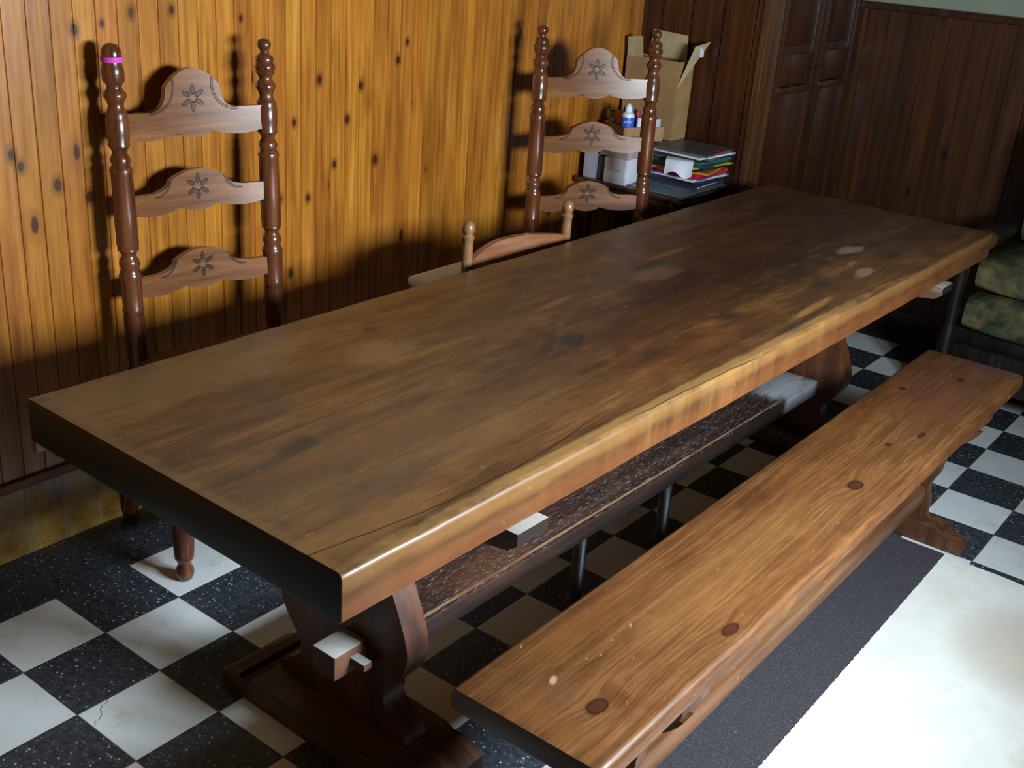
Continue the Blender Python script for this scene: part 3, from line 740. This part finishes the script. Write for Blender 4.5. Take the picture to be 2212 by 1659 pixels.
def text(parent, body, size, loc, rot, mat, name='lettering'):
    cu = bpy.data.curves.new(name, 'FONT'); cu.body = body; cu.size = size; cu.extrude = .0002; cu.align_x = 'CENTER'; cu.align_y = 'CENTER'
    o = bpy.data.objects.new('tmp', cu); COL.objects.link(o)
    dg = bpy.context.evaluated_depsgraph_get(); me = bpy.data.meshes.new_from_object(o.evaluated_get(dg))
    bpy.data.objects.remove(o); me.materials.clear(); me.materials.append(mat)
    q = bpy.data.objects.new(name, me); COL.objects.link(q); q.parent = parent; q.location = loc; q.rotation_euler = rot
    return q
carton('slim_carton', 'slim grey-white box standing at the wall end of the desk', 2.355, 2.40, .135, .185, DZT, DZT+.105, M_bwhite2)
M_dgrey = plain('smoked_plastic', (70, 74, 84), .3, .5)
carton('plastic_case', 'dark grey plastic case between the two white desk boxes', 2.37, 2.43, .094, .130, DZT, DZT+.085, M_dgrey)
M_pinkb = plain('pinkish_card', (170, 150, 150), .6, .3)
carton('flat_carton', 'flat pinkish box lying on the white card box', 2.36, 2.50, .0, .12, DZT+.0935, DZT+.150, M_pinkb)

# folders
M_paper = plain('paper_white', (214, 216, 226), .8, .2, var=.03)
FC = {'black': (34, 36, 44), 'navy': (42, 48, 84), 'red': (190, 30, 40), 'orange': (206, 130, 44), 'teal': (58, 92, 96), 'yellow': (206, 214, 30), 'purple': (120, 50, 96), 'grey': (78, 82, 88), 'green': (40, 70, 66), 'white': (208, 212, 214)}
FM = {k: plain('folder_'+k, v, .35, .5, var=.05) for k, v in FC.items()}
seq = [('grey', .007, .0, -.004), ('navy', .010, .05, .006), ('black', .012, -.05, .0), ('navy', .006, .08, .01), ('white', .008, -.10, .0), ('purple', .008, .06, .0), ('red', .013, -.08, .006),
       ('orange', .007, .20, -.020), ('black', .010, -.08, .01), ('yellow', .005, -.16, .016), ('green', .010, .09, .004), ('teal', .012, -.07, .016), ('black', .009, .12, .002), ('white', .007, -.10, -.006), ('grey', .008, .05, .010)]
bm = new(); bx(bm, 2.36, 2.705, -.242, -.012, 0, .005, .002)
tag(obj('desk_mat', bm, plain('grey_teal_mat', (96, 112, 116), .3, .5, var=.06), None, 40, loc=(0, 0, DZT)), 'smooth grey-blue desk mat under the folder pile', 'desk mat')
z = DZT+.0052
words = ['bottom of the folder pile', 'second from the bottom of the folder pile', 'thick one low in the folder pile', 'thin one above the thick black one', 'under the purple folder',
         'above the low white folder', 'bright one in the middle of the folder pile', 'directly on the red folder', 'above the orange folder', 'thin one showing a bright edge', 'above the yellow folder', 'high in the folder pile', 'third from the top of the folder pile', 'second from the top of the folder pile', 'topmost of the folder pile, with a red tab']
for i, (c, t, rz, dx) in enumerate(seq):
    fo = thing('folder', '%s document folder, %s on the desk' % (c, words[i]), 'folder', (2.585+dx*.4, -.110+dx*.3-.025*i/14, z), rz, 'folders piled on the corner desk')
    hx, hy = .118, .122
    rt = .0 if i in (1, 4, 9, 12) else .0012
    bm = new(); bx(bm, -hx, hx, -hy, hy, 0, .0012); bx(bm, -hx, hx, -hy, hy, t-.0018, t-.0006); bx(bm, -hx, -hx+.0012, -hy, hy, .0012, t-.0018)
    if rt: bx(bm, -hx, hx*.8, -hy, -hy+.0012, .0012, t-.0018)
    obj('cover', bm, FM[c], fo, 0)
    bm = new(); bx(bm, -hx+.0015, hx-.005, -hy+.010, hy-.004, .0013, t-.0019); obj('papers', bm, M_paper, fo, 0)
    if i == 14:
        bm = new(); bx(bm, .0, .05, -hy-.001, -hy+.03, t-.0005, t+.0006); obj('tab', bm, FM['red'], fo, 0)
    z += t+.0002
    if i == 11: ZP = z; z += .0012
ZS = z
# loose crumpled sheet caught in the pile, its corner hanging out at the front
bm = new(); n = 14; g = {}
for i in range(n+1):
    for j in range(n+1):
        u, v = i/n, j/n
        x, y = -.085+.13*u, -.05+.10*v
        ex = max(0, -.012-x)
        g[i, j] = bm.verts.new((x+ex*.35, y, -.9*ex**1.15*(1+.25*math.sin(v*7))))
for i in range(n):
    for j in range(n): bm.faces.new((g[i, j], g[i+1, j], g[i+1, j+1], g[i, j+1]))
sheet = obj('paper_sheet', bm, M_paper, None, 60, loc=(2.448, -.170, ZP+.0005), rot=(0, .0, .45))
tag(sheet, 'white paper sheet whose corner hangs out at the front of the folder pile', 'paper')
# tall open carton
def card_mat(name, a, c):
    b = NB(name); f = b.noise(b.P, 14, 3)
    col = b.ramp(f, [(.3, lin(a)), (.7, lin(c))]); w = b.M('SINE', b.mul(b.X, 900)); b.bump(w, .05, .001)
    return b.out(col, .75, .2)
M_card = card_mat('brown_cardboard', (146, 112, 74), (164, 130, 90)); M_card2 = card_mat('pale_cardboard', (166, 150, 112), (184, 168, 130))
tc = thing('cardboard_box', 'tall open brown cardboard box with flaps up, against the cupboard wall', 'cardboard box', (2.607, -.030, ZS), 0)
bm = new(); w_, l_, h_, t = .108, .232, .29, .004
bx(bm, 0, w_, 0, l_, 0, t); bx(bm, 0, t, 0, l_, t, h_); bx(bm, w_-t, w_, 0, l_, t, h_); bx(bm, t, w_-t, 0, t, t, h_); bx(bm, t, w_-t, l_-t, l_, t, h_)
obj('carton_body', bm, M_card, tc, 0)
def flap(poly, mat, off):
    bm = new(); A = [bm.verts.new(p) for p in poly]; f = bm.faces.new(A)
    r = bmesh.ops.extrude_face_region(bm, geom=[f]); vs = [q for q in r['geom'] if isinstance(q, bmesh.types.BMVert)]
    for v in vs: v.co += Vector(off)
    obj('flap', bm, mat, tc, 0)
flap([(0, l_-.002, h_-.002), (0, l_-.070, h_-.002), (-.010, l_-.066, h_+.075), (-.012, l_-.004, h_+.066)], M_card2, (.003, 0, 0))
flap([(w_-.004, l_-.035, h_-.002), (w_-.004, .030, h_-.002), (w_+.002, .040, h_+.086), (w_+.002, l_-.040, h_+.094)], M_card2, (-.003, 0, 0))
flap([(.002, .002, h_-.10), (w_-.004, .002, h_-.002), (w_-.004, -.060, h_+.075), (.030, -.042, h_+.060)], M_card2, (0, .003, 0))
bm = new(); bx(bm, .058, .085, -.048, -.045, h_+.02, h_+.055, M=None); o = obj('tape_patch', bm, M_paper, tc, 0)
# open tray with small things
TR = Vector((2.380, .040, DZT+.1505)); TA = math.radians(-28)
def tl(x, y, z=0):
    return (TR.x+x*math.cos(TA)-y*math.sin(TA), TR.y+x*math.sin(TA)+y*math.cos(TA), TR.z+z)
tray = thing('cardboard_tray', 'shallow open cardboard tray of small bottles, in front of the tall box', 'tray', TR, TA)
bm = new(); a, c, h = .170, .150, .052
bx(bm, 0, a, 0, c, 0, .003); bx(bm, 0, .003, 0, c, .003, h); bx(bm, a-.003, a, 0, c, .003, h); bx(bm, .003, a-.003, 0, .003, .003, h); bx(bm, .003, a-.003, c-.003, c, .003, h)
obj('tray_body', bm, M_card, tray, 0)
# blue and white bottle
M_blue = plain('blue_label', (52, 92, 200), .4, .5, var=.04); M_bw = plain('white_bottle', (226, 230, 238), .3, .5, var=.02)
bo = thing('squeeze_bottle', 'white squeeze bottle with a blue label standing in the cardboard tray', 'bottle', tl(.032, .035, .0035))
bm = new(); lathe(bm, [(.001, 0), (.022, .0), (.0245, .004), (.0245, .085), (.021, .095), (.012, .100), (.012, .102)], 24); obj('bottle_body', bm, M_bw, bo, 40)
bm = new(); lathe(bm, [(.0249, .040), (.0251, .041), (.0251, .082), (.0249, .083)], 24, cap=False); lb = obj('label_band', bm, M_blue, bo, 40)
bm = new(); lathe(bm, [(.013, .100), (.0135, .102), (.0125, .120), (.008, .123), (.005, .130), (.001, .1305)], 20); obj('cap', bm, M_bw, bo, 40)
ca = math.atan2(-2.171-bo.location.y, -1.194-bo.location.x)
text(bo, 'atele', .015, (math.cos(ca)*.0258, math.sin(ca)*.0258, .067), (PI/2, 0, ca+PI/2), M_bw)
def packet(name, label, cat, x, y, sx, sy, h, mat, tilt=(0, 0, 0)):
    bm = new(); bx(bm, -sx/2, sx/2, -sy/2, sy/2, 0, h, .0015)
    return tag(obj(name, bm, mat, None, 40, loc=tl(x, y, .0045), rot=(tilt[0], tilt[1], TA+tilt[2])), label, cat)
packet('medicine_box', 'orange and grey packet leaning at the left of the tray', 'packet', .030, .095, .012, .045, .094, plain('orange_pack', (200, 112, 66), .5), (0, .0, .1))
packet('medicine_box', 'bright blue packet beside the orange one in the tray', 'packet', .060, .080, .014, .05, .106, plain('blue_pack', (50, 120, 170), .5), (0, .0, .05))
packet('medicine_box', 'dark red packet behind the squeeze bottle', 'packet', .085, .068, .012, .040, .100, plain('red_pack', (150, 50, 66), .5))
packet('medicine_box', 'small clear grey blister pack at the wall end of the tray', 'packet', .022, .128, .012, .030, .060, plain('grey_pack', (140, 146, 150), .3), (0, 0, .1))
packet('white_packet', 'white packet to the right of the squeeze bottle', 'packet', .090, .022, .050, .014, .080, M_bwhite)
lb2 = packet('label_box', 'pale lilac box with a grey barcode square, at the right end of the tray', 'packet', .132, .020, .060, .014, .076, M_bwhite2)
bm = new(); bx(bm, .004, .024, -.0078, -.0069, .012, .040); obj('barcode', bm, plain('barcode_grey', (112, 124, 138), .6), lb2, 0)
bm = new(); lathe(bm, [(.001, 0), (.010, .002), (.012, .06), (.012, .085), (.006, .095), (.001, .097)], 16)
tag(obj('pink_tube', bm, plain('pink_cap', (226, 90, 140), .4), None, 40, loc=tl(.115, .045, .0045)), 'small bright pink tube standing behind the white packet in the tray', 'tube')
wt = thing('jar', 'dark jar with a pale label at the wall behind the tray', 'jar', (2.50, .175, DZT))
bm = new(); lathe(bm, [(.001, 0), (.024, 0), (.025, .004), (.025, .17), (.020, .20), (.019, .235), (.018, .237), (.001, .237)], 20); obj('jar_body', bm, plain('dark_green_glass', (28, 38, 28), .15), wt, 40)
bm = new(); lathe(bm, [(.0200, .205), (.0203, .206), (.0198, .232), (.0195, .233)], 20, cap=False); obj('jar_label', bm, plain('pale_label', (176, 184, 150), .6), wt, 40)
bm = new()
for k in range(9): bx(bm, -.0466, -.0459, -.027+k*.006, -.0235+k*.006, .047, .051)
obj('printed_line', bm, plain('faint_print', (150, 152, 160), .7), wc, 0)

# ------------------------------------------------------------------ settee at the right
def fabric_mat():
    b = NB('floral_tapestry')
    n1 = b.noise(b.P, 14, 4, .6); n2 = b.noise(b.vec(b.add(b.X, 3), b.Y, b.Z), 20, 4, .6); n3 = b.noise(b.vec(b.X, b.add(b.Y, 7), b.Z), 11, 3)
    col = b.ramp(n1, [(.3, lin((38, 48, 36))), (.45, lin((76, 78, 54))), (.6, lin((110, 102, 68))), (.75, lin((128, 120, 82)))])
    col = b.mix(b.mul(b.step(n2, .52, .62), .7), col, lin((54, 74, 60)))
    col = b.mix(b.mul(b.step(n3, .60, .70), .55), col, lin((140, 84, 60)))
    w = b.noise(b.P, 300, 2); b.bump(w, .4, .002); return b.out(col, .9, .15)
M_fab = fabric_mat(); M_blk = wood('blackened_settee_wood', (18, 15, 15), (34, 28, 26), (52, 44, 40), 'Z', fine=50, rough=.35, blotch=.2)
M_knob = wood('settee_arm_wood', (64, 40, 20), (100, 66, 34), (124, 88, 48), 'X', fine=50, rough=.35, blotch=.2)
st = thing('settee', 'dark wooden settee with green floral cushions against the back wall', 'settee', (2.80, -1.10, 0))
def cushion(name, x0, x1, y0, y1, z0, z1, rot=None, loc=None):
    bm = new(); r = bmesh.ops.create_cube(bm, size=1.0)
    bmesh.ops.subdivide_edges(bm, edges=bm.edges[:], cuts=9, use_grid_fill=True)
    cx, cy, cz = (x0+x1)/2, (y0+y1)/2, (z0+z1)/2; hx, hy, hz = (x1-x0)/2, (y1-y0)/2, (z1-z0)/2
    for v in bm.verts:
        p = v.co*2; rr = .05
        e = lambda t, k: math.copysign(1-(1-abs(t))**1.0, t)
        q = Vector((p.x*hx, p.y*hy, p.z*hz))
        cl = Vector((max(-hx+rr, min(hx-rr, q.x)), max(-hy+rr, min(hy-rr, q.y)), max(-hz+rr*.9, min(hz-rr*.9, q.z))))
        d = q-cl
        if d.length > 1e-6: q = cl+d.normalized()*rr*min(1, d.length/rr*1.0+.0) if d.length > rr else q
        q.z += .012*(1-(p.x)**2)*(1-(p.y)**2)*p.z
        q += Vector((noise.noise(q*6), noise.noise(q*6+Vector((5, 0, 0))), noise.noise(q*6+Vector((0, 5, 0)))))*.006
        v.co = q+Vector((cx, cy, cz))
    return obj(name, bm, M_fab, st, 60, rot=rot, loc=loc)
cushion('seat_cushion', 0, .60, -1.30, -.055, .31, .445)
cushion('seat_cushion', .05, .62, -1.30, -.055, .445, .575)
cushion('back_cushion', .36, .62, -1.30, -.10, .575, .98)
bm = new(); bx(bm, .02, .66, -1.36, .0, .12, .26, .006); bx(bm, .05, .62, -1.32, -.04, .26, .312, .004); obj('seat_frame', bm, M_blk, st, 40)
bm = new(); bx(bm, .64, .70, -1.36, .0, .26, 1.0, .01); obj('back_frame', bm, M_blk, st, 40)
for y in (-.05, -1.36):
    bm = new(); lathe(bm, [(.024, 0), (.028, .03), (.020, .06), (.026, .12), (.028, .30), (.020, .33), (.027, .38), (.019, .43), (.026, .49), (.026, .605)], 18, Matrix.Translation((.035, y+.025, 0)))
    obj('arm_post', bm, M_blk, st, 40)
    bm = new(); bx(bm, .62, .68, y, y+.05, 0, .62, .005); obj('rear_post', bm, M_blk, st, 40)
    bm = new(); bx(bm, .10, .66, y-.050, y+.020, .60, .65, .018, 3)
    obj('arm_rest', bm, M_blk, st, 40)
    bm = new(); bx(bm, .0, .12, y-.054, y+.024, .60, .664, .028, 4)
    obj('arm_knob', bm, M_knob, st, 40)

# ------------------------------------------------------------------ camera
cam = bpy.data.cameras.new('camera'); co = bpy.data.objects.new('camera', cam); COL.objects.link(co)
cam.sensor_width = 36; cam.sensor_fit = 'HORIZONTAL'; cam.lens = 2447.07/2212*36; cam.clip_start = .02
yaw, pit, rol = math.radians(36.3473), math.radians(22.9109), math.radians(-4.3685)
f = Vector((math.cos(yaw)*math.cos(pit), math.sin(yaw)*math.cos(pit), -math.sin(pit))); r = Vector((math.sin(yaw), -math.cos(yaw), 0)); d = f.cross(r)
r2 = r*math.cos(rol)+d*math.sin(rol); d2 = -r*math.sin(rol)+d*math.cos(rol)
R = Matrix((r2, -d2, -f)).transposed()
co.matrix_world = Matrix.Translation((-1.1939, -2.1714, 1.5905)) @ R.to_4x4()
bpy.context.scene.camera = co

# ------------------------------------------------------------------ light
sc = bpy.context.scene
w = bpy.data.worlds.new('sky'); sc.world = w; w.use_nodes = True
bg = w.node_tree.nodes['Background']; bg.inputs[0].default_value = (.62, .80, 1.0, 1); bg.inputs[1].default_value = 1.0
def area(name, loc, rot, sx, sy, power, col, spread=PI):
    l = bpy.data.lights.new(name, 'AREA'); l.shape = 'RECTANGLE'; l.size = sx; l.size_y = sy; l.energy = power; l.color = col; l.spread = spread
    o = bpy.data.objects.new(name, l); COL.objects.link(o); o.location = loc; o.rotation_euler = rot; return o
area('daylight_window', ((DX0+DX1)/2, Y0-.13, (DZ0+DZ)/2), (PI/2, 0, 0), DX1-DX0, DZ-DZ0, 222, (.77, .895, 1.0))
vs = sc.view_settings; sc.display_settings.display_device = 'sRGB'
vs.view_transform = 'Standard'; vs.look = 'None'; vs.gamma = 1; vs.use_curve_mapping = False; vs.exposure = 0.0
cy = sc.cycles
cy.max_bounces = 5; cy.diffuse_bounces = 4; cy.glossy_bounces = 2; cy.transmission_bounces = 2; cy.transparent_max_bounces = 4
cy.use_adaptive_sampling = True; cy.adaptive_threshold = .08; cy.caustics_reflective = False; cy.caustics_refractive = False
